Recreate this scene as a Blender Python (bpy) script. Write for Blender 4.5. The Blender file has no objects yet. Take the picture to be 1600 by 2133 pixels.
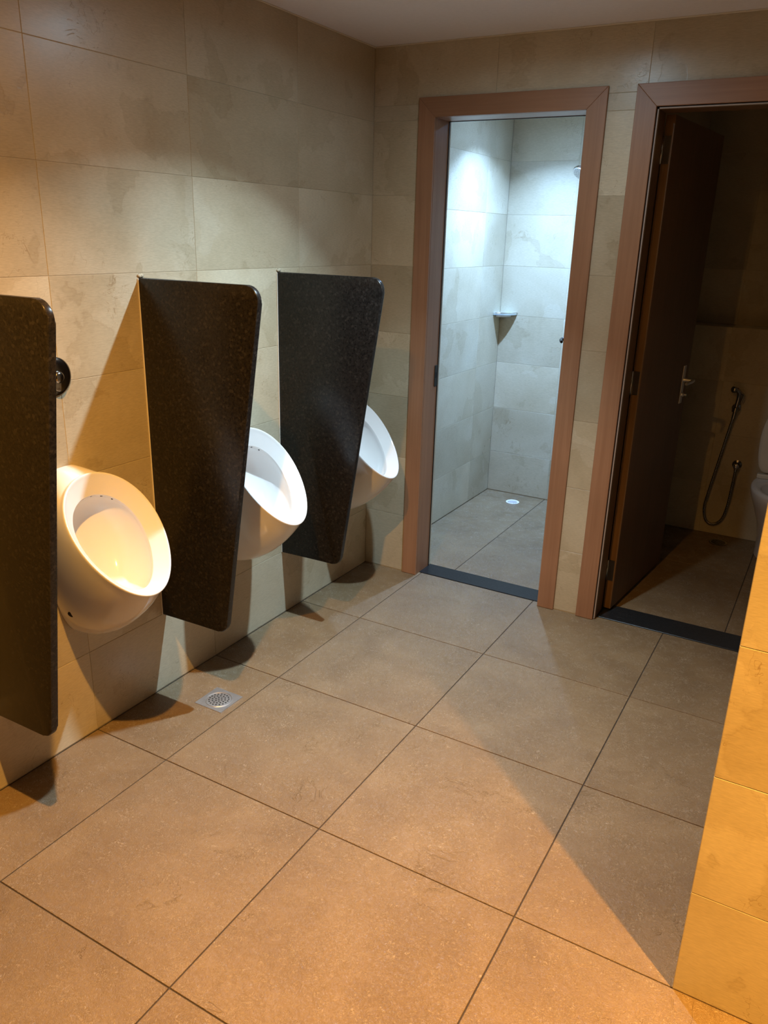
import bpy, bmesh, math, random
from mathutils import Vector, Matrix
random.seed(7)
S = bpy.context.scene
COL = S.collection

# ------------------------------------------------------------------ camera
cam_d = bpy.data.cameras.new('camera')
cam_d.sensor_fit = 'HORIZONTAL'; cam_d.sensor_width = 36.0
cam_d.lens = 36.0 * 1649.96 / 1600.0
cam_d.clip_start = 0.05
cam = bpy.data.objects.new('camera', cam_d); COL.objects.link(cam)
R_ = Vector((0.86586547, 0.49958241, 0.02635155))
U_ = Vector((-0.18716678, 0.27464477, 0.94315367))
F_ = Vector((-0.46394567, 0.82157633, -0.33131065))
C_ = Vector((1.97181365, -3.30464688, 1.62941706))
cam.matrix_world = Matrix(((R_.x, U_.x, -F_.x, C_.x), (R_.y, U_.y, -F_.y, C_.y), (R_.z, U_.z, -F_.z, C_.z), (0, 0, 0, 1)))
S.camera = cam

# ------------------------------------------------------------------ world, view
w = bpy.data.worlds.new('world'); S.world = w; w.use_nodes = True
w.node_tree.nodes['Background'].inputs[0].default_value = (0.010, 0.008, 0.006, 1)
w.node_tree.nodes['Background'].inputs[1].default_value = 0.15
S.view_settings.view_transform = 'Standard'; S.view_settings.look = 'None'
S.view_settings.exposure = 0.0; S.view_settings.gamma = 1.0
S.view_settings.use_curve_mapping = False

# ------------------------------------------------------------------ lamps (positions found from the shadows)
COOL = (0.77, 1.04, 1.22)
ICE = (0.57, 1.0, 1.78)
WARM = (1.0, 0.485, 0.095)
CEIL = 2.38
LAMPS = [  # name, x, y, colour, watts, beam spread, diameter, aim, lens glow, spill watts, spill spread
    ('cool', 0.97, -0.87, COOL, 18.5, 102, 0.045, (-0.17, -0.20, -0.96), 450.0, 4.0, 170),
    ('warm', 1.02, -2.42, WARM, 31.0, 122, 0.040, (-0.05, 0, -1), 60.0, 15.0, 170),
    ('warm2', 2.68, -2.42, WARM, 54.0, 90, 0.040, (0.0, 0.14, -1), 20.0, 0.0, 150),
    ('ice', 0.45, 0.94, ICE, 20.0, 108, 0.050, (-0.03, 0.16, -1), 400.0, 1.8, 160),
]
def lamp_light(l, parent):
    # a focused beam plus the wider spill of the same diffuser
    for watts, spread, aim, dz in ((l[4], l[5], l[7], -0.012), (l[9], l[10], (0, 0, -1), -0.014)):
        if watts <= 0: continue
        ld = bpy.data.lights.new('downlight_beam', 'AREA'); ld.shape = 'DISK'; ld.size = l[6]
        ld.energy = watts; ld.color = l[3]; ld.spread = math.radians(spread)
        o = bpy.data.objects.new('downlight_beam', ld); COL.objects.link(o)
        o.parent = parent; o.location = (0, 0, dz)
        o.rotation_euler = Vector(aim).to_track_quat('-Z', 'Y').to_euler()

# ------------------------------------------------------------------ material helpers
def new_mat(name):
    m = bpy.data.materials.new(name); m.use_nodes = True
    nt = m.node_tree; b = nt.nodes['Principled BSDF']
    return m, nt, b
def N(nt, typ, **kw):
    n = nt.nodes.new(typ)
    for k, v in kw.items():
        if k.startswith('i_'):
            key = k[2:]; key = int(key) if key.isdigit() else key
            n.inputs[key].default_value = v
        else: setattr(n, k, v)
    return n
def ramp(nt, pts, interp='LINEAR'):
    n = nt.nodes.new('ShaderNodeValToRGB'); n.color_ramp.interpolation = interp
    e = n.color_ramp.elements
    while len(e) < len(pts): e.new(0.5)
    for i, (p, c) in enumerate(pts):
        e[i].position = p; e[i].color = (*c, 1) if len(c) == 3 else c
    return n
def g(v): return (v, v, v)
def mix(nt, blend, fac, a, b):
    n = nt.nodes.new('ShaderNodeMix'); n.data_type = 'RGBA'; n.blend_type = blend
    for idx, v in ((0, fac), (6, a), (7, b)):
        if hasattr(v, 'links'): nt.links.new(v, n.inputs[idx])
        else: n.inputs[idx].default_value = v if idx == 0 else (*v, 1)
    return n.outputs[2]
def math_n(nt, op, a, b=None):
    n = nt.nodes.new('ShaderNodeMath'); n.operation = op
    for idx, v in ((0, a), (1, b)):
        if v is None: continue
        if hasattr(v, 'links'): nt.links.new(v, n.inputs[idx])
        else: n.inputs[idx].default_value = v
    return n.outputs[0]
def coords(nt, scale=(1, 1, 1), rnd=True):
    tc = N(nt, 'ShaderNodeTexCoord'); mp = N(nt, 'ShaderNodeMapping')
    nt.links.new(tc.outputs['Object'], mp.inputs['Vector']); mp.inputs['Scale'].default_value = scale
    if rnd:
        oi = N(nt, 'ShaderNodeObjectInfo')
        c = N(nt, 'ShaderNodeCombineXYZ')
        nt.links.new(math_n(nt, 'MULTIPLY', oi.outputs['Random'], 91.0), c.inputs[0])
        nt.links.new(math_n(nt, 'MULTIPLY', oi.outputs['Random'], 47.0), c.inputs[1])
        nt.links.new(math_n(nt, 'MULTIPLY', oi.outputs['Random'], 173.0), c.inputs[2])
        va = N(nt, 'ShaderNodeVectorMath', operation='ADD')
        nt.links.new(mp.outputs[0], va.inputs[0]); nt.links.new(c.outputs[0], va.inputs[1])
        return va.outputs[0], oi.outputs['Random']
    return mp.outputs[0], None
def noise(nt, vec, scale, detail=3, rough=0.5, dist=0.0):
    n = N(nt, 'ShaderNodeTexNoise', i_Scale=scale, i_Detail=detail, i_Roughness=rough, i_Distortion=dist)
    nt.links.new(vec, n.inputs['Vector']); return n.outputs['Fac']
def bump(nt, b, h, strength, dist):
    n = N(nt, 'ShaderNodeBump', i_Strength=strength, i_Distance=dist)
    nt.links.new(h, n.inputs['Height']); nt.links.new(n.outputs[0], b.inputs['Normal'])
    return n

def mat_tile(name):
    """beige porcelain wall tile printed like flaking plaster"""
    m, nt, b = new_mat(name)
    v, rnd = coords(nt)
    cloud = noise(nt, v, 2.6, 5, 0.55, 0.4)
    c1 = ramp(nt, [(0.30, (0.44, 0.368, 0.245)), (0.52, (0.52, 0.448, 0.315)), (0.72, (0.585, 0.522, 0.385))])
    nt.links.new(cloud, c1.inputs[0])
    fl = noise(nt, v, 3.1, 7, 0.55, 0.25)                       # flaked patches with a crisp torn edge
    flake = ramp(nt, [(0.575, g(0)), (0.583, g(1))]); nt.links.new(fl, flake.inputs[0])
    rim = ramp(nt, [(0.562, g(0)), (0.578, g(1)), (0.586, g(0))]); nt.links.new(fl, rim.inputs[0])
    col = mix(nt, 'MULTIPLY', math_n(nt, 'MULTIPLY', flake.outputs[0], 0.46), c1.outputs[0], (0.80, 0.77, 0.71))
    fl2 = noise(nt, v, 2.2, 8, 0.5, 0.2)
    pale = ramp(nt, [(0.61, g(0)), (0.618, g(1))]); nt.links.new(fl2, pale.inputs[0])
    col = mix(nt, 'MIX', math_n(nt, 'MULTIPLY', pale.outputs[0], 0.26), col, (0.62, 0.565, 0.44))
    col = mix(nt, 'MULTIPLY', math_n(nt, 'MULTIPLY', rim.outputs[0], 0.16), col, (0.45, 0.34, 0.2))
    scr = noise(nt, v, 9.0, 3, 0.6, 1.6)                        # thin scratches
    sc = ramp(nt, [(0.494, g(0)), (0.5, g(1)), (0.506, g(0))]); nt.links.new(scr, sc.inputs[0])
    msk = ramp(nt, [(0.55, g(0)), (0.62, g(1))]); nt.links.new(noise(nt, v, 4.3, 2), msk.inputs[0])
    scm = math_n(nt, 'MULTIPLY', sc.outputs[0], msk.outputs[0])
    col = mix(nt, 'MULTIPLY', math_n(nt, 'MULTIPLY', scm, 0.6), col, (0.5, 0.38, 0.24))
    mp = N(nt, 'ShaderNodeMapping'); mp.inputs['Scale'].default_value = (60, 60, 420); nt.links.new(v, mp.inputs['Vector'])
    grain = noise(nt, mp.outputs[0], 1.0, 2)
    gr = ramp(nt, [(0.3, g(0.90)), (0.7, g(1.06))]); nt.links.new(grain, gr.inputs[0])
    col = mix(nt, 'MULTIPLY', 1.0, col, gr.outputs[0])
    tone = N(nt, 'ShaderNodeMapRange', i_3=0.90, i_4=1.07); nt.links.new(rnd, tone.inputs[0])
    col = mix(nt, 'MULTIPLY', 1.0, col, tone.outputs[0])
    nt.links.new(col, b.inputs['Base Color'])
    rr = ramp(nt, [(0.3, g(0.27)), (0.7, g(0.34))]); nt.links.new(cloud, rr.inputs[0])
    nt.links.new(rr.outputs[0], b.inputs['Roughness'])
    h = math_n(nt, 'ADD', math_n(nt, 'MULTIPLY', flake.outputs[0], -0.5), math_n(nt, 'MULTIPLY', grain, 0.25))
    h = math_n(nt, 'ADD', h, math_n(nt, 'MULTIPLY', scm, -0.5))
    h = math_n(nt, 'ADD', h, math_n(nt, 'MULTIPLY', noise(nt, v, 14, 3), 0.8))
    bump(nt, b, h, 0.14, 0.002)
    return m
def mat_floor(name):
    """taupe slate-textured floor tile with a crinkled sheen"""
    m, nt, b = new_mat(name)
    v, rnd = coords(nt)
    cloud = noise(nt, v, 4.0, 6, 0.6, 0.5)
    c1 = ramp(nt, [(0.3, (0.182, 0.122, 0.066)), (0.55, (0.224, 0.154, 0.084)), (0.75, (0.262, 0.186, 0.105))])
    nt.links.new(cloud, c1.inputs[0])
    cr = noise(nt, v, 95, 4, 0.62, 2.6)
    cr2 = noise(nt, v, 150, 3, 0.6, 1.0)
    worm = noise(nt, v, 62, 2, 0.55, 1.9)
    glint = ramp(nt, [(0.455, g(0)), (0.5, g(1)), (0.545, g(0))]); nt.links.new(worm, glint.inputs[0])
    wm = ramp(nt, [(0.42, g(0)), (0.62, g(1))]); nt.links.new(noise(nt, v, 20, 4, 0.65), wm.inputs[0])
    wf = math_n(nt, 'MULTIPLY', glint.outputs[0], wm.outputs[0])
    col = mix(nt, 'MIX', math_n(nt, 'MULTIPLY', wf, 0.62), c1.outputs[0], (0.50, 0.41, 0.30))  # pale worm lines: highlights of the crinkled surface painted into the colour
    dk = ramp(nt, [(0.28, g(1)), (0.40, g(0))]); nt.links.new(cr, dk.inputs[0])
    col = mix(nt, 'MULTIPLY', math_n(nt, 'MULTIPLY', dk.outputs[0], 0.7), col, (0.55, 0.5, 0.44))
    vein = noise(nt, v, 5.5, 5, 0.6, 1.3)
    vn = ramp(nt, [(0.494, g(0)), (0.5, g(1)), (0.506, g(0))]); nt.links.new(vein, vn.inputs[0])
    vm = ramp(nt, [(0.58, g(0)), (0.66, g(1))]); nt.links.new(noise(nt, v, 6.0, 2), vm.inputs[0])
    vf = math_n(nt, 'MULTIPLY', vn.outputs[0], vm.outputs[0])
    col = mix(nt, 'MIX', math_n(nt, 'MULTIPLY', vf, 0.35), col, (0.12, 0.09, 0.06))
    tone = N(nt, 'ShaderNodeMapRange', i_3=0.94, i_4=1.05); nt.links.new(rnd, tone.inputs[0])
    col = mix(nt, 'MULTIPLY', 1.0, col, tone.outputs[0])
    nt.links.new(col, b.inputs['Base Color'])
    b.inputs['Roughness'].default_value = 0.27
    b.inputs['Specular IOR Level'].default_value = 0.5
    h = math_n(nt, 'ADD', math_n(nt, 'MULTIPLY', cr, 1.0), math_n(nt, 'MULTIPLY', cr2, 0.35))
    h = math_n(nt, 'ADD', h, math_n(nt, 'MULTIPLY', vf, -0.6))
    h = math_n(nt, 'ADD', h, math_n(nt, 'MULTIPLY', wf, 0.5))
    bump(nt, b, h, 0.7, 0.004)
    return m
def mat_granite(name, base, speck, rough, scale=130):
    m, nt, b = new_mat(name)
    v, _ = coords(nt)
    vo = N(nt, 'ShaderNodeTexVoronoi', i_Scale=scale); nt.links.new(v, vo.inputs['Vector'])
    n1 = noise(nt, v, 105, 5, 0.7, 0.6)
    r1 = ramp(nt, [(0.40, base), (0.56, tuple((a + c) / 2 for a, c in zip(base, speck))), (0.72, speck)])
    nt.links.new(n1, r1.inputs[0])
    sep = N(nt, 'ShaderNodeSeparateColor'); nt.links.new(vo.outputs['Color'], sep.inputs[0])
    sp = ramp(nt, [(0.86, g(0)), (0.95, g(1))]); nt.links.new(sep.outputs[0], sp.inputs[0])
    col = mix(nt, 'MIX', math_n(nt, 'MULTIPLY', sp.outputs[0], 0.5), r1.outputs[0], tuple(c * 1.6 for c in speck))
    nt.links.new(col, b.inputs['Base Color'])
    b.inputs['Roughness'].default_value = rough
    b.inputs['Specular IOR Level'].default_value = 0.26
    bump(nt, b, n1, 0.08, 0.001)
    return m
def mat_wood(name, dark, light, axis, rough=0.42):
    """plain veneer, the grain runs along axis"""
    m, nt, b = new_mat(name)
    sc = [55, 55, 55]; sc[axis] = 1.6
    v, rnd = coords(nt, tuple(sc))
    n1 = noise(nt, v, 1.0, 6, 0.6, 0.7)
    v2, _ = coords(nt)
    n2 = noise(nt, v2, 2.2, 3)
    r1 = ramp(nt, [(0.3, dark), (0.7, light)]); nt.links.new(n1, r1.inputs[0])
    r2 = ramp(nt, [(0.3, g(0.86)), (0.7, g(1.1))]); nt.links.new(n2, r2.inputs[0])
    col = mix(nt, 'MULTIPLY', 1.0, r1.outputs[0], r2.outputs[0])
    nt.links.new(col, b.inputs['Base Color'])
    b.inputs['Roughness'].default_value = rough
    bump(nt, b, n1, 0.08, 0.001)
    return m
def mat_plain(name, col, rough, metal=0.0, var=0.06, scale=8.0, bmp=0.0, spec=0.5):
    m, nt, b = new_mat(name)
    v, _ = coords(nt)
    n1 = noise(nt, v, scale, 4)
    r1 = ramp(nt, [(0.3, tuple(c * (1 - var) for c in col)), (0.7, tuple(min(1, c * (1 + var)) for c in col))])
    nt.links.new(n1, r1.inputs[0]); nt.links.new(r1.outputs[0], b.inputs['Base Color'])
    b.inputs['Roughness'].default_value = rough; b.inputs['Metallic'].default_value = metal
    b.inputs['Specular IOR Level'].default_value = spec
    if bmp: bump(nt, b, n1, bmp, 0.001)
    return m
def mat_ceramic(name):
    m, nt, b = new_mat(name)
    v, _ = coords(nt)
    n1 = noise(nt, v, 5.0, 3)
    r1 = ramp(nt, [(0.3, (0.77, 0.76, 0.75)), (0.7, (0.81, 0.80, 0.795))]); nt.links.new(n1, r1.inputs[0])
    nt.links.new(r1.outputs[0], b.inputs['Base Color'])
    b.inputs['Roughness'].default_value = 0.09
    return m
def mat_emit(name, col, strength):
    m, nt, b = new_mat(name)
    b.inputs['Base Color'].default_value = (0.8, 0.8, 0.8, 1)
    b.inputs['Emission Color'].default_value = (*col, 1); b.inputs['Emission Strength'].default_value = strength
    return m

M = {}
M['tile'] = mat_tile('flaked_plaster_wall_tile')
M['floor'] = mat_floor('slate_floor_tile')
M['grout'] = mat_plain('sand_grout', (0.50, 0.44, 0.32), 0.8)
M['darkgrout'] = mat_plain('dark_floor_grout', (0.045, 0.032, 0.022), 0.85)
M['granite'] = mat_granite('dark_speckled_granite', (0.008, 0.007, 0.0065), (0.025, 0.0215, 0.019), 0.27)
M['sill'] = mat_granite('black_granite_sill', (0.012, 0.013, 0.014), (0.022, 0.023, 0.025), 0.30, 220)
M['woodz'] = mat_wood('red_brown_veneer_upright', (0.29, 0.145, 0.078), (0.365, 0.192, 0.106), 2)
M['woodx'] = mat_wood('red_brown_veneer_across', (0.29, 0.145, 0.078), (0.365, 0.192, 0.106), 0)
M['doorwood'] = mat_wood('brown_door_laminate', (0.14, 0.073, 0.035), (0.18, 0.097, 0.048), 2, 0.5)
M['edgewood'] = mat_wood('orange_door_edge_band', (0.15, 0.075, 0.022), (0.19, 0.10, 0.034), 2, 0.5)
M['seal'] = mat_plain('pale_rubber_seal', (0.42, 0.34, 0.29), 0.6)
M['ceiling'] = mat_plain('ceiling_paint', (0.84, 0.82, 0.86), 0.75, bmp=0.1, scale=60, var=0.02)
M['caulk'] = mat_plain('pale_caulk', (0.72, 0.66, 0.55), 0.6)
M['ceramic'] = mat_ceramic('white_ceramic')
M['chrome'] = mat_plain('chrome', (0.72, 0.72, 0.73), 0.10, 1.0, 0.03)
M['darkchrome'] = mat_plain('tarnished_chrome', (0.34, 0.33, 0.31), 0.16, 1.0, 0.05)
M['steel'] = mat_plain('brushed_steel', (0.66, 0.66, 0.68), 0.42, 0.9, 0.08, 40)
M['white'] = mat_plain('white_plastic', (0.80, 0.80, 0.80), 0.35)
M['cream'] = mat_plain('cream_plastic', (0.72, 0.66, 0.56), 0.35)
M['hole'] = mat_plain('black_hole', (0.008, 0.007, 0.006), 0.8)
M['glass'] = mat_plain('frosted_shelf_glass', (0.62, 0.72, 0.76), 0.12, 0.6)
M['render'] = mat_plain('cement_render', (0.42, 0.36, 0.28), 0.85)
M['black'] = mat_plain('black_metal', (0.02, 0.018, 0.016), 0.4, 0.6)

# ------------------------------------------------------------------ object helpers
def wloc(o):
    v = Vector(o.location)
    p = o.parent
    while p: v += Vector(p.location); p = p.parent
    return v
def link(name, me, mat, parent=None, loc=(0, 0, 0), smooth=False):
    o = bpy.data.objects.new(name, me); COL.objects.link(o)
    if mat is not None and not me.materials: me.materials.append(mat)
    if parent: o.parent = parent
    o.location = loc
    if smooth: me.polygons.foreach_set('use_smooth', [True] * len(me.polygons))
    return o
def from_bm(name, bm, mat, parent=None, origin=None, smooth=False, local=False):
    """bm is in world coordinates (or, with local, in the parent's); the origin goes to the middle of its base"""
    bmesh.ops.recalc_face_normals(bm, faces=bm.faces[:])
    if origin is None:
        xs = [v.co for v in bm.verts]
        lo = Vector([min(c[i] for c in xs) for i in range(3)]); hi = Vector([max(c[i] for c in xs) for i in range(3)])
        origin = Vector(((lo.x + hi.x) / 2, (lo.y + hi.y) / 2, lo.z))
    origin = Vector(origin)
    bmesh.ops.translate(bm, verts=bm.verts[:], vec=-origin)
    me = bpy.data.meshes.new(name); bm.to_mesh(me); bm.free()
    loc = origin if (parent is None or local) else origin - wloc(parent)
    return link(name, me, mat, parent, loc, smooth)
def empty(name, loc, rz=0.0, parent=None):
    o = bpy.data.objects.new(name, None); COL.objects.link(o)
    o.empty_display_size = 0.05; o.location = loc; o.rotation_euler = (0, 0, rz)
    if parent: o.parent = parent
    return o
def tag(o, label, cat, group=None, kind=None):
    o['label'] = label; o['category'] = cat
    if group: o['group'] = group
    if kind: o['kind'] = kind
    return o
def bm_box(bm, lo, hi, bevel=0.0, segs=1):
    vs = [bm.verts.new((x, y, z)) for x in (lo[0], hi[0]) for y in (lo[1], hi[1]) for z in (lo[2], hi[2])]
    idx = [(0, 1, 3, 2), (4, 6, 7, 5), (0, 4, 5, 1), (2, 3, 7, 6), (0, 2, 6, 4), (1, 5, 7, 3)]
    fs = [bm.faces.new([vs[i] for i in f]) for f in idx]
    if bevel:
        es = list({e for f in fs for e in f.edges})
        bmesh.ops.bevel(bm, geom=es, offset=bevel, segments=segs, profile=0.5, affect='EDGES')
def box(name, lo, hi, mat, parent=None, bevel=0.0, segs=1, local=False, smooth=False):
    bm = bmesh.new(); bm_box(bm, lo, hi, bevel, segs)
    return from_bm(name, bm, mat, parent, local=local, smooth=smooth)
def bm_loft(bm, rings, cap0=False, cap1=False, closed=True):
    R = [[bm.verts.new(p) for p in r] for r in rings]
    n = len(R[0])
    for a, b_ in zip(R, R[1:]):
        for i in range(n if closed else n - 1):
            j = (i + 1) % n
            bm.faces.new((a[i], a[j], b_[j], b_[i]))
    if cap0: bm.faces.new(R[0])
    if cap1: bm.faces.new(R[-1])
def frame_of(n):
    n = Vector(n).normalized()
    t = Vector((0, 0, 1)) if abs(n.z) < 0.9 else Vector((1, 0, 0))
    u = t.cross(n).normalized(); v = n.cross(u)
    return n, u, v
def bm_lathe(bm, origin, axis, prof, seg=32, cap0=True, cap1=True):
    """prof: list of (distance along axis, radius)"""
    n, u, v = frame_of(axis); o = Vector(origin)
    rings = [[o + n * d + (u * math.cos(2 * math.pi * k / seg) + v * math.sin(2 * math.pi * k / seg)) * max(r, 1e-5) for k in range(seg)] for d, r in prof]
    bm_loft(bm, rings, cap0, cap1)
def lathe(name, origin, axis, prof, mat, parent=None, seg=32, local=False):
    bm = bmesh.new(); bm_lathe(bm, origin, axis, prof, seg)
    o = from_bm(name, bm, mat, parent, local=local, smooth=True); autosmooth(o); return o
def autosmooth(o, ang=38):
    me = o.data; bm = bmesh.new(); bm.from_mesh(me)
    a = math.radians(ang)
    for e in bm.edges:
        if len(e.link_faces) == 2 and e.calc_face_angle(0) > a: e.smooth = False
    bm.to_mesh(me); bm.free()
def catmull(pts, n=8):
    P = [Vector(p) for p in pts]; P = [2 * P[0] - P[1]] + P + [2 * P[-1] - P[-2]]
    out = []
    for i in range(1, len(P) - 2):
        for k in range(n):
            t = k / n
            out.append(0.5 * ((2 * P[i]) + (-P[i - 1] + P[i + 1]) * t + (2 * P[i - 1] - 5 * P[i] + 4 * P[i + 1] - P[i + 2]) * t * t + (-P[i - 1] + 3 * P[i] - 3 * P[i + 1] + P[i + 2]) * t ** 3))
    out.append(P[-2]); return out
def bm_tube(bm, path, r, seg=12):
    rings = []; up = None
    for i, p in enumerate(path):
        d = (path[min(i + 1, len(path) - 1)] - path[max(i - 1, 0)]).normalized()
        if up is None: _, up, _ = frame_of(d)
        up = (up - d * up.dot(d)).normalized(); side = d.cross(up)
        rr = r(i / (len(path) - 1)) if callable(r) else r
        rings.append([p + (up * math.cos(2 * math.pi * k / seg) + side * math.sin(2 * math.pi * k / seg)) * rr for k in range(seg)])
    bm_loft(bm, rings, True, True)
def tube(name, pts, r, mat, parent=None, seg=12, n=8, local=False):
    bm = bmesh.new(); bm_tube(bm, catmull(pts, n), r, seg)
    o = from_bm(name, bm, mat, parent, local=local, smooth=True); autosmooth(o, 50); return o
def prism(name, poly, axis, a, b_, mat, parent=None, bevel=0.0, local=False, segs=2):
    """poly: 2-D points in the two axes other than axis (in x,y,z order), extruded from a to b_"""
    bm = bmesh.new()
    def P(q, t):
        c = [0, 0, 0]; others = [i for i in range(3) if i != axis]
        c[axis] = t; c[others[0]] = q[0]; c[others[1]] = q[1]; return c
    f0 = [bm.verts.new(P(q, a)) for q in poly]; f1 = [bm.verts.new(P(q, b_)) for q in poly]
    A = bm.faces.new(f0); B = bm.faces.new(f1)
    for i in range(len(poly)):
        j = (i + 1) % len(poly); bm.faces.new((f0[i], f0[j], f1[j], f1[i]))
    if bevel:
        es = list({e for f in (A, B) for e in f.edges})
        bmesh.ops.bevel(bm, geom=es, offset=bevel, segments=segs, profile=0.5, affect='EDGES')
    return from_bm(name, bm, mat, parent, local=local)
def copy_tree(o, parent=None):
    c = o.copy(); COL.objects.link(c); c.parent = parent
    for ch in [x for x in bpy.data.objects if x.parent == o]: copy_tree(ch, c)
    return c

# ------------------------------------------------------------------ tiles
_tile_cache = {}
def tile_mesh(name, du, dv, axis, sign, thick, cham, mat):
    key = (name, round(du, 4), round(dv, 4), axis, sign)
    if key in _tile_cache: return _tile_cache[key]
    bm = bmesh.new(); others = [i for i in range(3) if i != axis]
    def V(u, v, d):
        c = [0, 0, 0]; c[others[0]] = u; c[others[1]] = v; c[axis] = d * sign; return bm.verts.new(c)
    rings = []
    for d, ins in ((-thick, 0), (-cham, 0), (0, cham)):
        hu, hv = du / 2 - ins, dv / 2 - ins
        rings.append([V(-hu, -hv, d), V(hu, -hv, d), V(hu, hv, d), V(-hu, hv, d)])
    for a, b_ in zip(rings, rings[1:]):
        for i in range(4):
            j = (i + 1) % 4; bm.faces.new((a[i], a[j], b_[j], b_[i]))
    bm.faces.new(rings[-1]); bm.faces.new(rings[0])
    bmesh.ops.recalc_face_normals(bm, faces=bm.faces[:])
    me = bpy.data.meshes.new(name); bm.to_mesh(me); bm.free(); me.materials.append(mat)
    _tile_cache[key] = me; return me
def tile_rect(parent, axis, plane, sign, u0, u1, v0, v1, uj, vj, name='wall_tile', mat=None, gap=0.0013, thick=0.006, cham=0.0008):
    """lay tiles on the plane axis=plane over [u0,u1]x[v0,v1]; uj, vj are the joint lines"""
    mat = mat or M['tile']
    us = [u0] + [u for u in uj if u0 + 0.008 < u < u1 - 0.008] + [u1]
    vs = [v0] + [v for v in vj if v0 + 0.008 < v < v1 - 0.008] + [v1]
    others = [i for i in range(3) if i != axis]
    for a, b_ in zip(us, us[1:]):
        for c, d in zip(vs, vs[1:]):
            me = tile_mesh(name, b_ - a - gap, d - c - gap, axis, sign, thick, cham, mat)
            loc = [0, 0, 0]; loc[axis] = plane; loc[others[0]] = (a + b_) / 2; loc[others[1]] = (c + d) / 2
            link(name, me, mat, parent, Vector(loc) - wloc(parent))
def slab(name, boxes, mat, label, cat='wall'):
    bm = bmesh.new()
    for lo, hi in boxes: bm_box(bm, lo, hi)
    o = from_bm(name, bm, mat); return tag(o, label, cat, kind='structure')
RZ = [0.2985 * k for k in range(9)]                      # wall courses
YJ = [-1.7664 + 0.6 * k for k in range(-6, 4)]           # joints along the left wall and across the floor
XJ = [0.3164 + 0.6 * k for k in range(0, 7)]

# ================================================================== SETTING
X1, Y0 = 3.60, -4.80          # right and rear ends of the room
floor = slab('floor', [((-0.15, Y0 - 0.15, -0.12), (X1 + 0.15, 0.034, -0.0028))], M['darkgrout'], 'taupe slate-look tiled floor with dark joints', 'floor')
tile_rect(floor, 2, 0.0, 1, 0.0, X1, Y0, 0.034, XJ, YJ, 'floor_tile', M['floor'], 0.0036, 0.009, 0.0008)
ceiling = slab('ceiling', [((-0.15, Y0 - 0.15, CEIL), (X1 + 0.15, 1.90, CEIL + 0.12))], M['ceiling'], 'dim off-white plaster ceiling', 'ceiling')

wl = slab('wall_left', [((-0.15, Y0, 0.0), (-0.0014, 0.0, CEIL))], M['grout'], 'beige tiled wall that carries the urinals')
tile_rect(wl, 0, 0.0, 1, Y0, 0.0, 0.003, CEIL, YJ, RZ)

# back wall with the two door openings
D1, D2, DH = (0.304, 0.950), (1.212, 1.862), 2.097
WB = 0.150
wb = slab('wall_back', [((-0.15, 0.0014, 0.0), (D1[0], WB, CEIL)), ((D1[1], 0.0014, 0.0), (D2[0], WB, CEIL)), ((D2[1], 0.0014, 0.0), (2.75, WB, CEIL)),
                        ((D1[0], 0.0014, DH), (D1[1], WB, CEIL)), ((D2[0], 0.0014, DH), (D2[1], WB, CEIL))], M['grout'], 'beige tiled end wall with the two doorways')
BXJ = [0.57, 1.17, 1.77, 2.37]
for (a, b_, c, d) in ((0.0, 0.255, 0.003, 2.15), (1.000, 1.16, 0.003, 2.15), (1.91, 2.60, 0.003, 2.15), (0.0, 2.60, 2.15, CEIL)):
    tile_rect(wb, 1, 0.0, -1, a, b_, c, d, BXJ if c > 1 else [], RZ)

wr = slab('wall_right', [((1.9064, -1.7686, 0.0), (X1, -1.62, CEIL))], M['grout'], 'stub wall of beige tiles glowing amber at the right edge')
tile_rect(wr, 1, -1.770, -1, 1.905, X1, 0.003, CEIL, [1.905 + 0.6, 1.905 + 1.2, 1.905 + 1.8], [0.285 + 0.3045 * k for k in range(8)])
tile_rect(wr, 0, 1.905, -1, -1.7695, -1.62, 0.003, CEIL, [], [0.285 + 0.3045 * k for k in range(8)])
wa = slab('wall_alcove', [((2.6014, -1.62, 0.0), (2.75, 0.0, CEIL))], M['grout'], 'tiled side wall hidden behind the stub wall')
tile_rect(wa, 0, 2.60, -1, -1.62, 0.0, 0.003, CEIL, YJ, RZ)
we = slab('wall_east', [((X1 + 0.0014, Y0, 0.0), (X1 + 0.15, -1.62, CEIL))], M['grout'], 'unseen wall to the right, dark cladding added to cut bounce light')
tile_rect(we, 0, X1, -1, Y0, -1.77, 0.003, CEIL, YJ, RZ, 'bounce_cut_panel', M['granite'])  # invented dark cladding on an unseen wall, there to weaken bounced light
wn = slab('wall_rear', [((-0.15, Y0 - 0.15, 0.0), (X1 + 0.15, Y0 - 0.0014, CEIL))], M['grout'], 'unseen wall behind the camera, dark cladding added to cut bounce light')
tile_rect(wn, 1, Y0, 1, 0.0, X1, 0.003, CEIL, XJ, RZ, 'bounce_cut_panel', M['granite'])  # same added dark panels behind the camera, soaking up bounce

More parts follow.
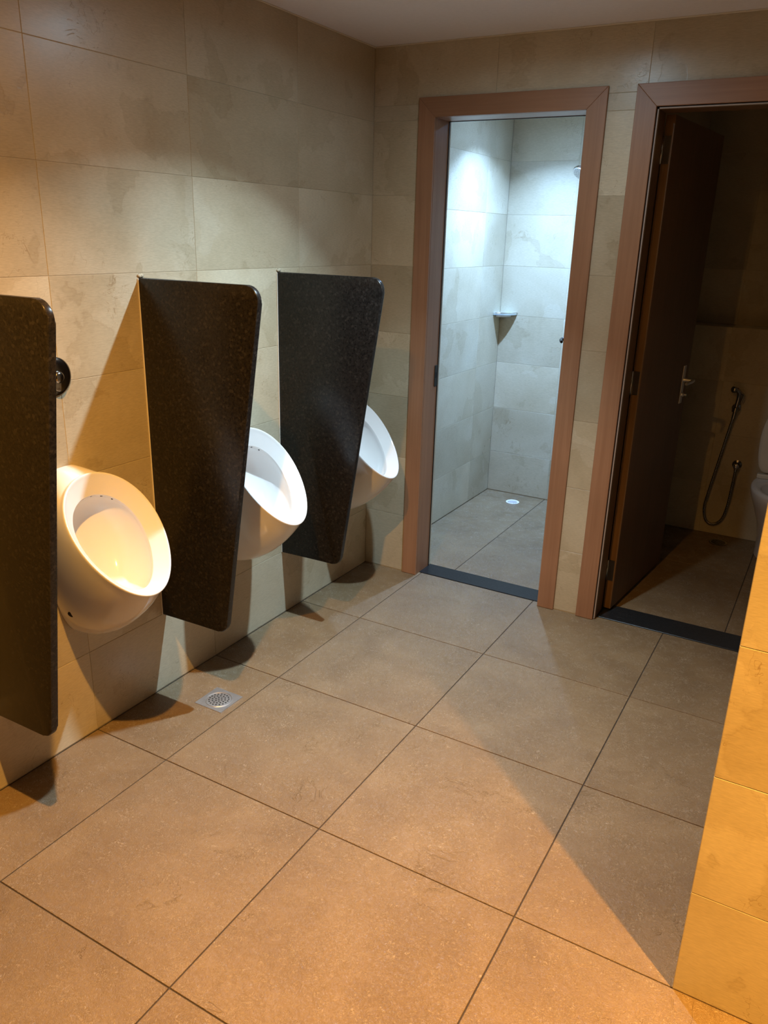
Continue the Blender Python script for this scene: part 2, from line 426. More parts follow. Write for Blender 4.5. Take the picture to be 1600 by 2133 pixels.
# shower room
SX0, SX1, SY1, SZ = 0.030, 1.06, 1.568, -0.006
sf = slab('floor_shower', [((-0.12, 0.0345, -0.12), (SX1 + 0.03, SY1 + 0.15, SZ - 0.0028))], M['darkgrout'], 'grey-lit tiled floor of the shower', 'floor')
tile_rect(sf, 2, SZ, 1, SX0, SX1, 0.158, SY1, [0.44], [], 'floor_tile', M['floor'], 0.0036, 0.009, 0.0008)
SR = [0.267 + 0.2985 * k for k in range(8)]
wsl = slab('wall_shower_left', [((-0.12, WB, SZ), (SX0 - 0.0014, SY1 + 0.15, CEIL))], M['grout'], 'brightly lit tiled left wall of the shower')
tile_rect(wsl, 0, SX0, 1, WB, SY1, SZ + 0.003, CEIL, [0.64, 1.24], SR)
wsb = slab('wall_shower_back', [((SX0, SY1 + 0.0014, SZ), (SX1 + 0.03, SY1 + 0.15, CEIL))], M['grout'], 'brightly lit tiled end wall of the shower')
tile_rect(wsb, 1, SY1, -1, SX0, SX1, SZ + 0.003, CEIL, [0.45], SR)
wsr = slab('wall_shower_right', [((SX1 + 0.0014, WB, SZ), (SX1 + 0.055, SY1, CEIL))], M['grout'], 'dividing wall between shower and toilet')
tile_rect(wsr, 0, SX1, -1, WB, SY1, SZ + 0.003, CEIL, [0.64, 1.24], SR)

# toilet cubicle
TX0, TX1, TY1 = 1.117, 2.20, 1.525
tf = slab('floor_toilet', [((TX0 - 0.02, 0.0345, -0.12), (TX1 + 0.15, TY1 + 0.30, SZ - 0.0028))], M['darkgrout'], 'dark tiled floor of the toilet cubicle', 'floor')
tile_rect(tf, 2, SZ, 1, TX0, TX1, 0.158, TY1, [1.75], [0.95], 'floor_tile', M['floor'], 0.0036, 0.009, 0.0008)
wtb = slab('wall_toilet_back', [((TX0, TY1 + 0.0014, SZ), (TX1 + 0.15, TY1 + 0.30, 1.188)), ((TX0, TY1 + 0.1614, 1.188), (TX1 + 0.15, TY1 + 0.30, CEIL))], M['grout'], 'dark tiled end wall of the toilet cubicle with a ledge')
tile_rect(wtb, 1, TY1, -1, TX0, TX1, SZ + 0.003, 1.192, [1.42, 2.02], RZ)
tile_rect(wtb, 1, TY1 + 0.16, -1, TX0, TX1, 1.195, CEIL, [1.42, 2.02], RZ)
tile_rect(wtb, 2, 1.194, 1, TX0, TX1, TY1, TY1 + 0.16, [1.42, 2.02], [])
wtr = slab('wall_toilet_right', [((TX1 + 0.0014, WB, SZ), (TX1 + 0.15, TY1, 1.188)), ((TX1 + 0.0014, WB, 1.188), (TX1 + 0.15, TY1 + 0.16, CEIL))], M['grout'], 'tiled right wall of the toilet cubicle, out of view')
tile_rect(wtr, 0, TX1, -1, WB, TY1, SZ + 0.003, 1.194, [0.75, 1.35], RZ)
tile_rect(wtr, 0, TX1, -1, WB, TY1 + 0.16, 1.194, CEIL, [0.75, 1.35], RZ)
wtl = slab('wall_toilet_left', [((SX1 + 0.058, WB, SZ), (TX0 - 0.0014, TY1, 1.188)), ((SX1 + 0.058, WB, 1.188), (TX0 - 0.0014, TY1 + 0.161, CEIL))], M['grout'], 'tiled left wall of the toilet cubicle behind its door')
tile_rect(wtl, 0, TX0, 1, WB, TY1, SZ + 0.003, 1.194, [0.75, 1.35], RZ)
tile_rect(wtl, 0, TX0, 1, WB, TY1 + 0.16, 1.194, CEIL, [0.75, 1.35], RZ)

# pale caulk bead where the tiles meet the ceiling
def bead(name, boxes, label):
    bm = bmesh.new()
    for lo, hi in boxes: bm_box(bm, lo, hi, 0.0012)
    return tag(from_bm(name, bm, M['caulk']), label, 'trim', kind='structure')
bead('trim_5', [((0.0, Y0, CEIL - 0.005), (0.005, 0.0, CEIL - 0.0002)), ((0.005, -0.005, CEIL - 0.005), (2.60, 0.0, CEIL - 0.0002))], 'pale caulk line where walls meet the ceiling')

# black stone thresholds
tag(box('trim_3', (D1[0] - 0.004, 0.0345, -0.012), (D1[1] + 0.004, 0.157, 0.003), M['sill'], None, 0.0012), 'black granite threshold of the shower doorway', 'threshold', kind='structure')
tag(box('trim_4', (D2[0] - 0.004, 0.0345, -0.012), (D2[1] + 0.004, 0.190, 0.003), M['sill'], None, 0.0012), 'black granite threshold of the toilet doorway', 'threshold', kind='structure')

# ------------------------------------------------------------------ door frames
CY = -0.012                                             # face of the casing
def door_frame(name, D, label, casing_w, seals):
    x0, x1 = D; t = empty(name, ((x0 + x1) / 2, 0.0, 0.0)); tag(t, label, 'door frame', kind='structure')
    o0, o1, top = x0 - casing_w, x1 + casing_w, DH + casing_w
    for poly, m in (([(o0, 0.001), (x0, 0.001), (x0, DH), (o0, top)], M['woodz']),
                    ([(x1, 0.001), (o1, 0.001), (o1, top), (x1, DH)], M['woodz']),
                    ([(o0, top), (x0, DH), (x1, DH), (o1, top)], M['woodx'])):
        prism('casing', poly, 1, CY, 0.0, m, t, 0.0016)
    if not seals:
        box('jamb', (x0 - 0.0015, 0.0005, 0.003), (x0 + 0.0005, 0.128, DH), M['woodz'], t)
        box('jamb', (x1 - 0.0005, 0.0005, 0.003), (x1 + 0.0015, 0.128, DH), M['woodz'], t)
        box('head_jamb', (x0 + 0.0006, 0.0005, DH - 0.0005), (x1 - 0.0006, 0.128, DH + 0.0015), M['woodx'], t)
        box('jamb_edge', (x0 - 0.003, 0.1285, 0.004), (x0 + 0.003, 0.134, DH), M['black'], t)
        box('head_edge', (x0 + 0.0035, 0.1285, DH - 0.003), (x1 - 0.0035, 0.134, DH), M['black'], t)
        sp = box('strike_plate', (x0 + 0.0006, 0.098, 0.945), (x0 + 0.0032, 0.127, 1.045), M['black'], t, 0.0006)
        box('latch_hole', (x0 + 0.0030, 0.106, 0.985), (x0 + 0.0036, 0.119, 1.012), M['hole'], sp)
    else:
        # rebated lining: dark groove, pale seal strip, deep jamb
        for s, xe in ((1, x0), (-1, x1)):
            a = lambda u, v: (min(xe + s * u, xe + s * v), max(xe + s * u, xe + s * v))
            q = a(-0.001, 0.003); box('groove', (q[0], 0.0, 0.004), (q[1], 0.012, DH), M['hole'], t)
            q = a(0.003, 0.008); box('seal_strip', (q[0], -0.002, 0.004), (q[1], 0.012, DH - 0.008), M['seal'], t, 0.001)
            q = a(-0.001, 0.008); box('jamb', (q[0], 0.0125, 0.004), (q[1], 0.118, DH), M['doorwood'], t)
        box('head_jamb', (x0 + 0.0085, 0.0125, DH - 0.008), (x1 - 0.0085, 0.118, DH + 0.001), M['doorwood'], t)
        box('groove', (x0 + 0.0035, 0.0, DH - 0.003), (x1 - 0.0035, 0.012, DH + 0.001), M['hole'], t)
        box('seal_strip', (x0 + 0.0085, -0.002, DH - 0.008), (x1 - 0.0085, 0.012, DH - 0.0032), M['seal'], t, 0.001)
    return t
door_frame('trim_1', D1, 'red-brown wooden frame around the bright shower doorway', 0.077, False)
door_frame('trim_2', D2, 'red-brown wooden frame around the dark toilet doorway', 0.078, True)

# ------------------------------------------------------------------ doors (leaf along local +x from the hinge, visible face at -y)
def door_leaf(name, hinge, ang, width, label, face, z0=0.012, z1=2.085, th=0.036):
    t = empty(name, (hinge[0], hinge[1], z0), ang); tag(t, label, 'door', kind='structure')
    H = z1 - z0
    box('leaf', (0.004, 0.0, 0.0), (width - 0.003, th, H), M['doorwood'], t, 0.0012, local=True)
    box('edge_band', (0.0, 0.001, 0.001), (0.004, th - 0.001, H - 0.001), M['edgewood'], t, local=True)
    box('edge_band', (width - 0.003, 0.001, 0.001), (width, th - 0.001, H - 0.001), M['edgewood'], t, local=True)
    return t, H
# toilet door: stands open into the cubicle, hinged on the left jamb
ax, ay = 1.258, 0.122; bx_, by_ = 1.329, 0.857
ang = math.atan2(by_ - ay, bx_ - ax)
td, H = door_leaf('door_2', (ax, ay), ang, math.hypot(bx_ - ax, by_ - ay), 'brown wooden toilet door standing open into the dark cubicle', 0)
for hz in (0.19, 1.05, 1.95):
    h = box('hinge', (-0.0025, 0.006, hz - 0.05), (0.0, 0.030, hz + 0.05), M['darkchrome'], td, 0.0006, local=True)
    bm = bmesh.new(); bm_lathe(bm, (-0.006 - h.location.x, 0.036 - h.location.y, -0.0), (0, 0, 1), [(0, 0.006), (0.10, 0.006)], 12)
    from_bm('knuckle', bm, M['darkchrome'], h, local=True, smooth=True)
def lever_set(t, xc, zc, face_y, s, metal, long=0.11):
    """plate, lever and key rose on the face y=face_y, s = outward direction along y"""
    def yy(a, b_): return (min(face_y + s * a, face_y + s * b_), max(face_y + s * a, face_y + s * b_))
    q = yy(0.0, 0.006); p = box('handle_plate', (xc - 0.018, q[0], zc - 0.115), (xc + 0.018, q[1], zc + 0.07), metal, t, 0.002, 2, local=True)
    off = Vector(p.location)
    def L(v): return (v[0] - off.x, v[1] - off.y, v[2] - off.z)
    lathe('lever_neck', L((xc, face_y + s * 0.006, zc)), (0, s, 0), [(0, 0.012), (0.012, 0.010), (0.045, 0.009)], metal, p, 16, True)
    tube('lever', [L((xc + 0.006, face_y + s * 0.048, zc)), L((xc - 0.03, face_y + s * 0.052, zc)), L((xc - 0.07, face_y + s * 0.050, zc - 0.001)), L((xc - long, face_y + s * 0.046, zc - 0.003))], lambda u: 0.009 - 0.002 * u, metal, p, 12, 6, True)
    lathe('key_rose', L((xc, face_y + s * 0.006, zc - 0.072)), (0, s, 0), [(0, 0.012), (0.006, 0.011), (0.012, 0.006), (0.022, 0.006)], metal, p, 16, True)
lever_set(td, math.hypot(1.315 - ax, 0.77 - ay), 0.985, 0.0, -1, M['steel'], 0.10)
# shower door: folded open behind the right jamb, only its lever shows
sd, H = door_leaf('door_1', (0.958, 0.150), math.radians(105.0), 0.63, 'brown shower door swung open behind the right door post', 0)
lever_set(sd, 0.57, 1.138, 0.036, 1, M['black'], 0.09)

# ================================================================== THINGS
# ------------------------------------------------------------------ urinals
def urinal():
    t = empty('urinal', (0, 0, 0))
    ZB = 0.388
    th = math.radians(51.96); d = Vector((math.cos(th), 0, -math.sin(th))); n = Vector((math.sin(th), 0, math.cos(th)))
    co = Vector((0.225, 0, 0.773)); ci = Vector((0.199, 0, 0.740)); SEG = 72
    off = Vector((0, 0, -ZB))
    def egg(c, a, b_, k, sc, dn, sh=0.0):
        out = []
        for i in range(SEG):
            q = 2 * math.pi * i / SEG; cs, sn = math.cos(q), math.sin(q)
            out.append(c + n * dn + d * (sh + a * sc * cs) + Vector((0, 1, 0)) * (b_ * sc * sn * (1 + k * cs)))
        return out
    rimO = lambda sc, dn: egg(co, 0.209, 0.156, -0.121, sc, dn)
    rimI = lambda sc, dn, sh=0.0: egg(ci, 0.161, 0.113, -0.176, sc, dn, sh)
    Wl = []
    for i in range(SEG):
        q = 2 * math.pi * i / SEG; cs, sn = math.cos(q), math.sin(q)
        z = ZB + (0.942 - ZB) * (1 - cs) / 2
        e = 1.0 if cs > 0 else 1.0 - 0.45 * min(1, -cs * 1.3)
        Wl.append(Vector((0.0, 0.097 * math.copysign(abs(sn) ** e, sn), z)))
    Rr = rimO(1.0, -0.016)
    rings = []
    for s in [0, 0.012, 0.05, 0.12, 0.2, 0.3, 0.4, 0.5, 0.6, 0.7, 0.8, 0.88, 0.95, 1.0]:
        ring = []
        for i in range(SEG):
            q = 2 * math.pi * i / SEG; c, sn = math.cos(q), math.sin(q)
            W, Rm = Wl[i], Rr[i]
            o = Vector((0.0165 * (1 + c), 0.026 * sn, -0.03 - 0.0475 * c - 0.0125 * c * c))
            Mid = (W + Rm) / 2 + o
            ring.append(W * (1 - s) ** 2 + Mid * 2 * s * (1 - s) + Rm * s * s)
        rings.append(ring)
    rings += [rimO(1.0, -0.008), rimO(0.997, -0.003), rimO(0.985, 0.0), rimO(0.968, -0.001)]
    A = rimO(0.95, -0.005); B = rimI(1.0, 0.0)
    for u in (0.0, 0.2, 0.4, 0.6, 0.8, 0.93, 1.0):
        rings.append([a.lerp(b_, u) for a, b_ in zip(A, B)])
    body = bmesh.new(); bm_loft(body, [[p + off for p in r] for r in rings], True, False)
    ob = from_bm('body', body, M['ceramic'], t, (0, 0, 0), True, True)
    inner = [rimI(1.0, 0.0), rimI(0.995, -0.006), rimI(1.01, -0.012), rimI(1.03, -0.022), rimI(1.03, -0.04), rimI(1.0, -0.062), rimI(0.93, -0.085), rimI(0.82, -0.105, 0.006),
             rimI(0.66, -0.122, 0.014), rimI(0.46, -0.134, 0.022), rimI(0.24, -0.141, 0.03), rimI(0.08, -0.143, 0.034)]
    bw = bmesh.new(); bm_loft(bw, [[p + off for p in r] for r in inner], False, True)
    from_bm('basin', bw, M['ceramic'], t, (0, 0, 0), True, True)
    # flush holes under the upper rim
    ring = rimI(1.004, -0.010)
    for k, sz in ((-7, 0.0036), (-4, 0.0045), (-1, 0.0036), (2, 0.0056), (6, 0.0042)):
        p = ring[(SEG // 2 + k) % SEG] + off
        ctr = ci + off - n * 0.03
        lathe('flush_hole', p, (ctr - p), [(-0.001, sz), (0.0012, sz * 0.8)], M['hole'], t, 12, True)
    # side fixing hole
    v = rings[3][54] + off; v = rings[4][int(SEG * 0.868)] + off
    nb = Vector((0.25, -1.0, -0.35)).normalized()
    lathe('fixing_hole', v, nb, [(-0.004, 0.0105), (0.0006, 0.0105), (0.001, 0.008)], M['hole'], t, 16, True)
    return t
u0 = urinal()
ULAB = ['white ceramic urinal glowing warm, nearest the camera', 'white ceramic urinal between the two full-height-visible granite screens', 'white ceramic urinal in the corner beside the shower door frame']
ULAB[1] = 'middle white ceramic urinal, half hidden by the brown granite screen'
for i, y in enumerate((-1.784, -1.066, -0.351)):
    u = u0 if i == 0 else copy_tree(u0)
    u.location = (0.0, y, 0.388); tag(u, ULAB[i], 'urinal', 'urinals along the left wall')

# ------------------------------------------------------------------ chrome flush buttons
def flush_button():
    t = empty('flush_button', (0, 0, 0))
    lathe('wall_plate', (0, 0, 0), (1, 0, 0), [(0, 0.057), (0.003, 0.057), (0.006, 0.054), (0.009, 0.047), (0.011, 0.038), (0.012, 0.024)], M['darkchrome'], t, 48, True)
    b_ = lathe('push_knob', (0.0115, 0, 0), (1, 0, 0), [(0, 0.018), (0.008, 0.018), (0.012, 0.016), (0.015, 0.011), (0.016, 0.0)], M['darkchrome'], t, 40, True)
    lathe('knob_collar', (0, 0, 0), (1, 0, 0), [(-0.001, 0.0225), (0.003, 0.0225), (0.004, 0.020)], M['chrome'], b_, 40, True)
    return t
fb0 = flush_button()
FLAB = ['chrome flush button on the wall peeking past the nearest granite screen']
fb0.location = (0.0, -1.784, 1.212); tag(fb0, FLAB[0], 'flush button')

# ------------------------------------------------------------------ granite screens
def screen():
    t = empty('urinal_screen', (0, 0, 0))
    z0w, z0, z1, wt, wb_, r = 0.297, 0.300, 1.478, 0.484, 0.300, 0.045
    pts = [(0.0005, z0w), ]
    def arc(c, a0, a1, rr, k=8): return [(c[0] + rr * math.cos(a0 + (a1 - a0) * i / k), c[1] + rr * math.sin(a0 + (a1 - a0) * i / k)) for i in range(k + 1)]
    sl = math.atan2(wt - wb_, z1 - z0)                 # lean of the outer edge
    # bottom outer corner: between direction +x (bottom) and the leaning edge
    def corner(p, din, dout, rr):
        a, b_ = Vector(din).normalized(), Vector(dout).normalized()
        phi = math.acos(max(-1, min(1, -a.dot(b_)))) ; tl = rr / math.tan(phi / 2)
        P = Vector(p); s = P - a * tl; e = P + b_ * tl
        nrm = Vector((-a.y, a.x)); c = s + nrm * rr
        a0 = math.atan2(s.y - c.y, s.x - c.x); a1 = math.atan2(e.y - c.y, e.x - c.x)
        if a1 < a0: a1 += 2 * math.pi
        return arc(c, a0, a1, rr)
    ed = (math.sin(sl), math.cos(sl))
    pts += corner((wb_, z0 + 0.004), (1, 0.01), ed, 0.040)
    pts += corner((wt, z1), ed, (-1, 0), r)
    pts += [(0.0005, z1)]
    o = prism('slab', [(a, b_ - z0w) for a, b_ in pts], 1, -0.0105, 0.0105, M['granite'], t, 0.004, True, 3)
    me = o.data; me.polygons.foreach_set('use_smooth', [True] * len(me.polygons)); autosmooth(o, 30)
    for s in (-1, 1):
        ya, yb = sorted((s * 0.0105, s * 0.0145))
        bm = bmesh.new(); bm_box(bm, (0.0, ya, 0.002), (0.004, yb, z1 - z0w - 0.002), 0.001)
        from_bm('sealant_bead', bm, M['caulk'], t, local=True)
    for s, hx in ((1, 0.007), (-1, 0.006)):
        bm = bmesh.new()
        bmesh.ops.create_icosphere(bm, subdivisions=2, radius=0.006)
        for v in bm.verts: v.co = Vector((abs(v.co.x) * 0.8, v.co.y * 1.4 + s * 0.004, v.co.z)) * (0.8 + 0.5 * random.random())
        bmesh.ops.translate(bm, verts=bm.verts[:], vec=(0.0, 0, z1 - z0w + hx))
        from_bm('mortar_lump', bm, M['grout'], t, local=True, smooth=True)
    return t
s0 = screen()
SLAB_ = ['dark granite urinal screen cut off by the left picture edge', 'brown-looking granite urinal screen between the warm urinal and the middle urinal', 'black granite urinal screen nearest the corner of the room']
for i, y in enumerate((-2.142, -1.4245, -0.7065)):
    u = s0 if i == 0 else copy_tree(s0)
    u.location = (0.0, y, 0.297); tag(u, SLAB_[i], 'urinal screen', 'granite screens between the urinals')

# ------------------------------------------------------------------ square floor drain
def square_drain():
    cx, cy, h = 0.228, -1.409, 0.062
    t = empty('floor_drain', (cx, cy, 0.0)); tag(t, 'square steel floor drain with a round perforated grate by the wall', 'floor drain')
    bm = bmesh.new(); seg = 48; ri = 0.047
    def P(x, y, z): return (cx + x, cy + y, z)
    inner = [(ri * math.cos(2 * math.pi * k / seg), ri * math.sin(2 * math.pi * k / seg)) for k in range(seg)]
    def sq(x, y):
        m = max(abs(x), abs(y)); return (x / m * h, y / m * h)
    outer = [sq(x, y) for x, y in inner]
    rings = [[P(*sq(x, y), 0.0002) for x, y in inner], [P(*[c * 0.985 for c in sq(x, y)], 0.0022) for x, y in inner],
             [P(x * 1.06, y * 1.06, 0.0022) for x, y in inner], [P(x * 1.03, y * 1.03, 0.0038) for x, y in inner], [P(x, y, 0.0036) for x, y in inner], [P(x * 0.985, y * 0.985, 0.0006) for x, y in inner]]
    bm_loft(bm, rings)
    from_bm('frame_plate', bm, M['steel'], t)
    gr = lathe('grate', (cx, cy, 0.0004), (0, 0, 1), [(0, 0.0455), (0.0012, 0.0455), (0.0020, 0.040), (0.0024, 0.02), (0.0026, 0.0)], M['steel'], t, 48)
    bm = bmesh.new()
    for k, (nn, rad) in enumerate(((1, 0.0), (6, 0.012), (12, 0.0235), (18, 0.0355))):
        for j in range(nn):
            a = 2 * math.pi * j / nn + 0.2 * k
            bm_lathe(bm, (cx + rad * math.cos(a), cy + rad * math.sin(a), 0.0018), (0, 0, 1), [(0, 0.0031), (0.0013, 0.0031)], 10)
    o = from_bm('grate_holes', bm, M['hole'], gr); o['kind'] = 'stuff'
square_drain()

# ------------------------------------------------------------------ round shower drain
def round_drain(cx, cy, label, mat, r=0.043):
    t = empty('shower_drain', (cx, cy, SZ)); tag(t, label, 'floor drain')
    lathe('rim', (cx, cy, SZ + 0.0002), (0, 0, 1), [(0, r), (0.0035, r), (0.005, r - 0.004), (0.0035, r - 0.010), (0.002, r - 0.012)], mat, t, 40)
    bm = bmesh.new(); w_ = r - 0.013
    for k in range(-3, 4):
        y = k * w_ / 3.4; L_ = math.sqrt(max(0, w_ * w_ - y * y))
        bm_box(bm, (cx - L_, cy + y - 0.0018, SZ + 0.001), (cx + L_, cy + y + 0.0018, SZ + 0.0042))
    from_bm('grille_bars', bm, mat, t)
    lathe('sump', (cx, cy, SZ + 0.0003), (0, 0, 1), [(0, r - 0.008), (0.0022, r - 0.010)], M['hole'], t, 32)
    return t
round_drain(0.282, 1.394, 'round white drain grate in the shower floor', M['white'])
d2 = round_drain(1.552, 1.378, 'round drain barely visible on the dark toilet floor', M['darkchrome'], 0.05); d2.name = 'cubicle_drain'

# ------------------------------------------------------------------ corner soap shelf
def soap_shelf():
    x0, y0, z = SX0, SY1, 1.168; L_ = 0.116
    t = empty('soap_shelf', (x0, y0, z)); tag(t, 'small chrome and glass corner soap shelf in the shower', 'soap shelf')
    poly = [(x0 + 0.0004, y0 - 0.0004), (x0 + 0.0004, y0 - L_)]
    for k in range(1, 10):
        a = k / 10 * math.pi / 2
        poly.append((x0 + L_ * math.sin(a) ** 1.2 * 1.0, y0 - L_ * math.cos(a) ** 1.2))
    poly.append((x0 + L_, y0 - 0.0004))
    prism('shelf_plate', poly, 2, z, z + 0.007, M['glass'], t, 0.0015)
    path = [(x0 + 0.003, y0 - L_, z + 0.006)] + [(p[0], p[1], z + 0.006) for p in poly[2:-1]] + [(x0 + L_, y0 - 0.003, z + 0.006)]
    tube('guard_rail', [(p[0], p[1], z + 0.013) for p in path], 0.0035, M['chrome'], t, 10, 3)
    for (x, y, n) in ((x0, y0 - L_ * 0.55, (1, 0, 0)), (x0 + L_ * 0.55, y0, (0, -1, 0))):
        lathe('bracket', (x, y, z - 0.008), n, [(0.0003, 0.010), (0.004, 0.010), (0.006, 0.008), (0.014, 0.007)], M['chrome'], t, 20)
    prism('soap_tray', [(x0 + (p[0] - x0) * 0.62 + 0.006, y0 + (p[1] - y0) * 0.62 - 0.006) for p in poly], 2, z - 0.014, z - 0.001, M['white'], t, 0.002)
soap_shelf()

# ------------------------------------------------------------------ shower head on a short arm
def shower_head():
    hx, hy, hz = 0.515, 1.40, 1.975
    t = empty('overhead_shower', (0.56, SY1, 2.06)); tag(t, 'chrome shower head peeking out behind the door frame', 'shower')
    lathe('wall_flange', (0.56, SY1 - 0.0004, 2.06), (0, -1, 0), [(0, 0.032), (0.004, 0.032), (0.010, 0.022), (0.014, 0.013)], M['chrome'], t, 32)
    tube('arm', [(0.56, SY1 - 0.010, 2.06), (0.555, SY1 - 0.06, 2.065), (0.54, SY1 - 0.12, 2.045), (0.525, SY1 - 0.150, 2.005)], 0.010, M['chrome'], t)
    ax_ = Vector((-0.25, -0.62, -0.75)).normalized()
    c = Vector((hx, hy, hz))
    h = lathe('head', c - ax_ * 0.045, ax_, [(0, 0.012), (0.010, 0.016), (0.020, 0.030), (0.030, 0.046), (0.042, 0.049), (0.046, 0.047)], M['chrome'], t, 40)
    f = lathe('spray_face', c, ax_, [(0.0, 0.044), (0.003, 0.043), (0.004, 0.038)], M['steel'], t, 40)
    n_, u_, v_ = frame_of(ax_); bm = bmesh.new()
    for nn, rad in ((1, 0), (6, 0.012), (12, 0.024), (16, 0.034)):
        for j in range(nn):
            a = 2 * math.pi * j / nn
            bm_lathe(bm, c + ax_ * 0.0035 + (u_ * math.cos(a) + v_ * math.sin(a)) * rad, ax_, [(0, 0.0018), (0.0018, 0.0012)], 6)
    o = from_bm('nozzles', bm, M['black'], f); o['kind'] = 'stuff'
shower_head()

# ------------------------------------------------------------------ toilet
def toilet():
    cx, yb = 1.852, TY1
    t = empty('toilet', (cx, yb - 0.28, SZ)); tag(t, 'white toilet with its lid raised in the dark cubicle', 'toilet')
    SEG = 56
    def ring(z, w, f, b_, cut=0.0):                      # plan egg: half width w, front at y=f, back at y=b_
        out = []
        for i in range(SEG):
            a = 2 * math.pi * i / SEG; cs, sn = math.cos(a), math.sin(a)
            ymid = b_ - 0.26 * (b_ - f) / 0.54 * 1.0
            y = ymid + (cs * (b_ - ymid) if cs > 0 else cs * (ymid - f))
            e = 0.55 if cs > 0 else 0.95
            out.append((cx + w * math.copysign(abs(sn) ** e, sn), y, z))
        return out
    F_r, B_r = yb - 0.53, yb - 0.004
    rings = [ring(SZ + 0.0005, 0.108, F_r + 0.20, B_r), ring(0.03, 0.106, F_r + 0.19, B_r), ring(0.10, 0.108, F_r + 0.17, B_r), ring(0.20, 0.122, F_r + 0.12, B_r), ring(0.30, 0.152, F_r + 0.05, B_r),
             ring(0.36, 0.172, F_r + 0.012, B_r), ring(0.395, 0.178, F_r, B_r), ring(0.408, 0.176, F_r + 0.003, B_r), ring(0.412, 0.170, F_r + 0.010, B_r - 0.004)]
    def ov(z, a, b_, cy, k=0.0): return [(cx + a * math.sin(2 * math.pi * i / SEG), cy + b_ * math.cos(2 * math.pi * i / SEG), z) for i in range(SEG)]
    cyo = yb - 0.325
    rings += [ov(0.412, 0.128, 0.165, cyo), ov(0.404, 0.122, 0.158, cyo), ov(0.36, 0.115, 0.150, cyo), ov(0.29, 0.09, 0.115, cyo), ov(0.23, 0.05, 0.07, cyo + 0.01), ov(0.215, 0.02, 0.03, cyo + 0.01)]
    bm = bmesh.new(); bm_loft(bm, rings, True, True); o = from_bm('bowl', bm, M['ceramic'], t, smooth=True); autosmooth(o, 60)
    # seat ring and raised lid lean back against the wall
    ya = yb - 0.135; tilt = math.radians(9)
    def up(x, h, th):                                    # h: height along the lid, th: thickness forward
        return (cx + x, ya + h * math.sin(tilt) - th * math.cos(tilt), 0.440 + h * math.cos(tilt) + th * math.sin(tilt))
    def lid_poly(sc=1.0, n_=40):
        out = []
        for i in range(n_):
            a = 2 * math.pi * i / n_; cs, sn = math.cos(a), math.sin(a)
            h = 0.19 + (0.235 * cs if cs > 0 else 0.19 * cs)
            e = 0.85 if cs > 0 else 0.20
            out.append((0.183 * sc * math.copysign(abs(sn) ** e, sn), 0.19 + (h - 0.19) * sc))
        return out
    bm = bmesh.new(); P0 = lid_poly()
    bm_loft(bm, [[up(x, h, 0.0) for x, h in lid_poly(0.97)], [up(x, h, 0.005) for x, h in P0], [up(x, h, 0.016) for x, h in P0], [up(x, h, 0.021) for x, h in lid_poly(0.975)], [up(x, h, 0.023) for x, h in lid_poly(0.9)]], True, True)
    ld = from_bm('lid', bm, M['cream'], t, smooth=True); autosmooth(ld, 45)
    bm = bmesh.new(); bm_box(bm, (cx - 0.165, ya - 0.030, 0.4125), (cx + 0.165, ya + 0.008, 0.4375), 0.006, 2); from_bm('hinge_bar', bm, M['cream'], t, smooth=False)
    fl = box('flush_plate', (cx - 0.12, yb - 0.012, 0.93), (cx + 0.12, yb - 0.0005, 1.09), M['white'], t, 0.004, 2)
    for s in (-1, 1): lathe('flush_key', (cx + s * 0.05, yb - 0.012, 1.01), (0, -1, 0), [(0, 0.036), (0.004, 0.035), (0.005, 0.03)], M['chrome'], fl, 28)
toilet()

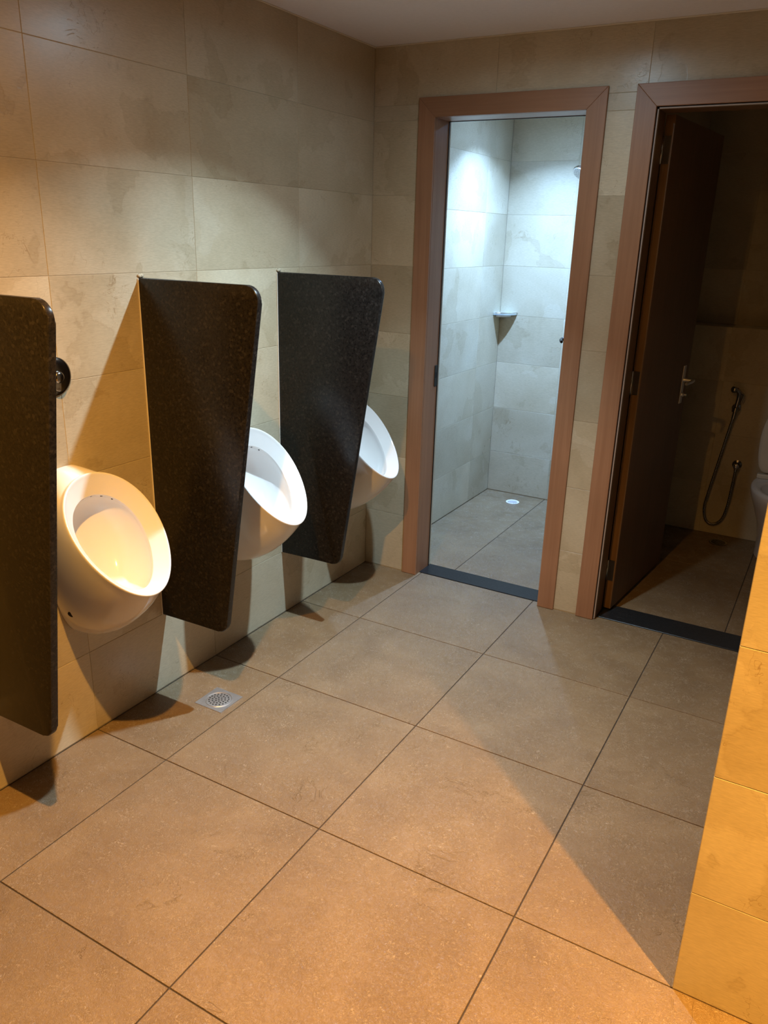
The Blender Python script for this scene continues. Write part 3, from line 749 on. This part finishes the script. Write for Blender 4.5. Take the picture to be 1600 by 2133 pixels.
# ------------------------------------------------------------------ bidet sprayer
def sprayer():
    yb = TY1
    t = empty('bidet_sprayer', (1.52, yb, 0.78)); tag(t, 'chrome hand sprayer with a hanging hose on the dark wall', 'bidet sprayer')
    hk = lathe('wall_hook', (1.510, yb - 0.0004, 0.755), (0, -1, 0), [(0, 0.024), (0.004, 0.024), (0.010, 0.014), (0.030, 0.012)], M['darkchrome'], t, 24)
    lathe('hook_ring', (1.510, yb - 0.042, 0.738), (0.06, 0, 1), [(0, 0.017), (0.002, 0.019), (0.026, 0.019), (0.028, 0.017)], M['darkchrome'], hk, 24)
    tube('handle', [(1.507, yb - 0.042, 0.70), (1.513, yb - 0.042, 0.77), (1.518, yb - 0.044, 0.825), (1.514, yb - 0.052, 0.853), (1.500, yb - 0.066, 0.868)], lambda u: 0.011 + 0.003 * u, M['darkchrome'], t, 14)
    lathe('spray_head', (1.502, yb - 0.064, 0.866), Vector((-0.75, -0.6, 0.05)), [(0, 0.013), (0.008, 0.017), (0.022, 0.018), (0.026, 0.015)], M['darkchrome'], t, 24)
    tube('trigger', [(1.524, yb - 0.044, 0.852), (1.540, yb - 0.046, 0.835), (1.534, yb - 0.046, 0.795)], 0.005, M['darkchrome'], t, 8)
    hose = [(1.507, yb - 0.040, 0.712), (1.488, yb - 0.034, 0.58), (1.466, yb - 0.028, 0.42), (1.443, yb - 0.024, 0.26), (1.432, yb - 0.020, 0.15), (1.452, yb - 0.018, 0.075), (1.495, yb - 0.018, 0.058), (1.538, yb - 0.019, 0.100), (1.556, yb - 0.022, 0.19), (1.562, yb - 0.026, 0.30), (1.566, yb - 0.034, 0.405)]
    bm = bmesh.new(); path = catmull(hose, 26)
    k = [0]
    bm_tube(bm, path, lambda u: 0.0078 + 0.0009 * math.sin(u * len(path) * math.pi / 1.5), 10)
    from_bm('hose', bm, M['darkchrome'], t, smooth=True)
    v = lathe('stop_valve', (1.566, yb - 0.0004, 0.432), (0, -1, 0), [(0, 0.026), (0.003, 0.026), (0.008, 0.014), (0.045, 0.013), (0.047, 0.011)], M['darkchrome'], t, 24)
    lathe('valve_knob', (1.566, yb - 0.047, 0.432), (0, -1, 0), [(0, 0.012), (0.004, 0.015), (0.018, 0.014), (0.021, 0.010)], M['chrome'], v, 20)
    lathe('valve_outlet', (1.566, yb - 0.034, 0.420), (0, 0, -1), [(0, 0.010), (0.018, 0.010)], M['darkchrome'], v, 16)
sprayer()

# ------------------------------------------------------------------ ceiling downlights
DLAB = {'cool': 'cool white ceiling downlight in front of the shower door', 'warm': 'warm amber ceiling downlight above the nearest urinal', 'warm2': 'warm amber ceiling downlight right of the camera', 'ice': 'bluish white ceiling downlight inside the shower'}
for l in LAMPS:
    t = empty('downlight', (l[1], l[2], CEIL)); tag(t, DLAB[l[0]], 'downlight', 'ceiling downlights')
    r = l[6] / 2
    bm = bmesh.new()
    bm_lathe(bm, (0, 0, -0.0002), (0, 0, -1), [(0, r + 0.018), (0.003, r + 0.018), (0.005, r + 0.012), (0.0045, r + 0.002), (0.0012, r + 0.001)], 36, False, False)
    from_bm('trim_ring', bm, M['white'], t, (0, 0, 0), True, True)
    lathe('lens', (0, 0, -0.0004), (0, 0, -1), [(0, r), (0.0015, r * 0.98), (0.002, r * 0.9)], mat_emit('lens_glow_' + l[0], l[3], l[8]), t, 32, True)
    lamp_light(l, t)
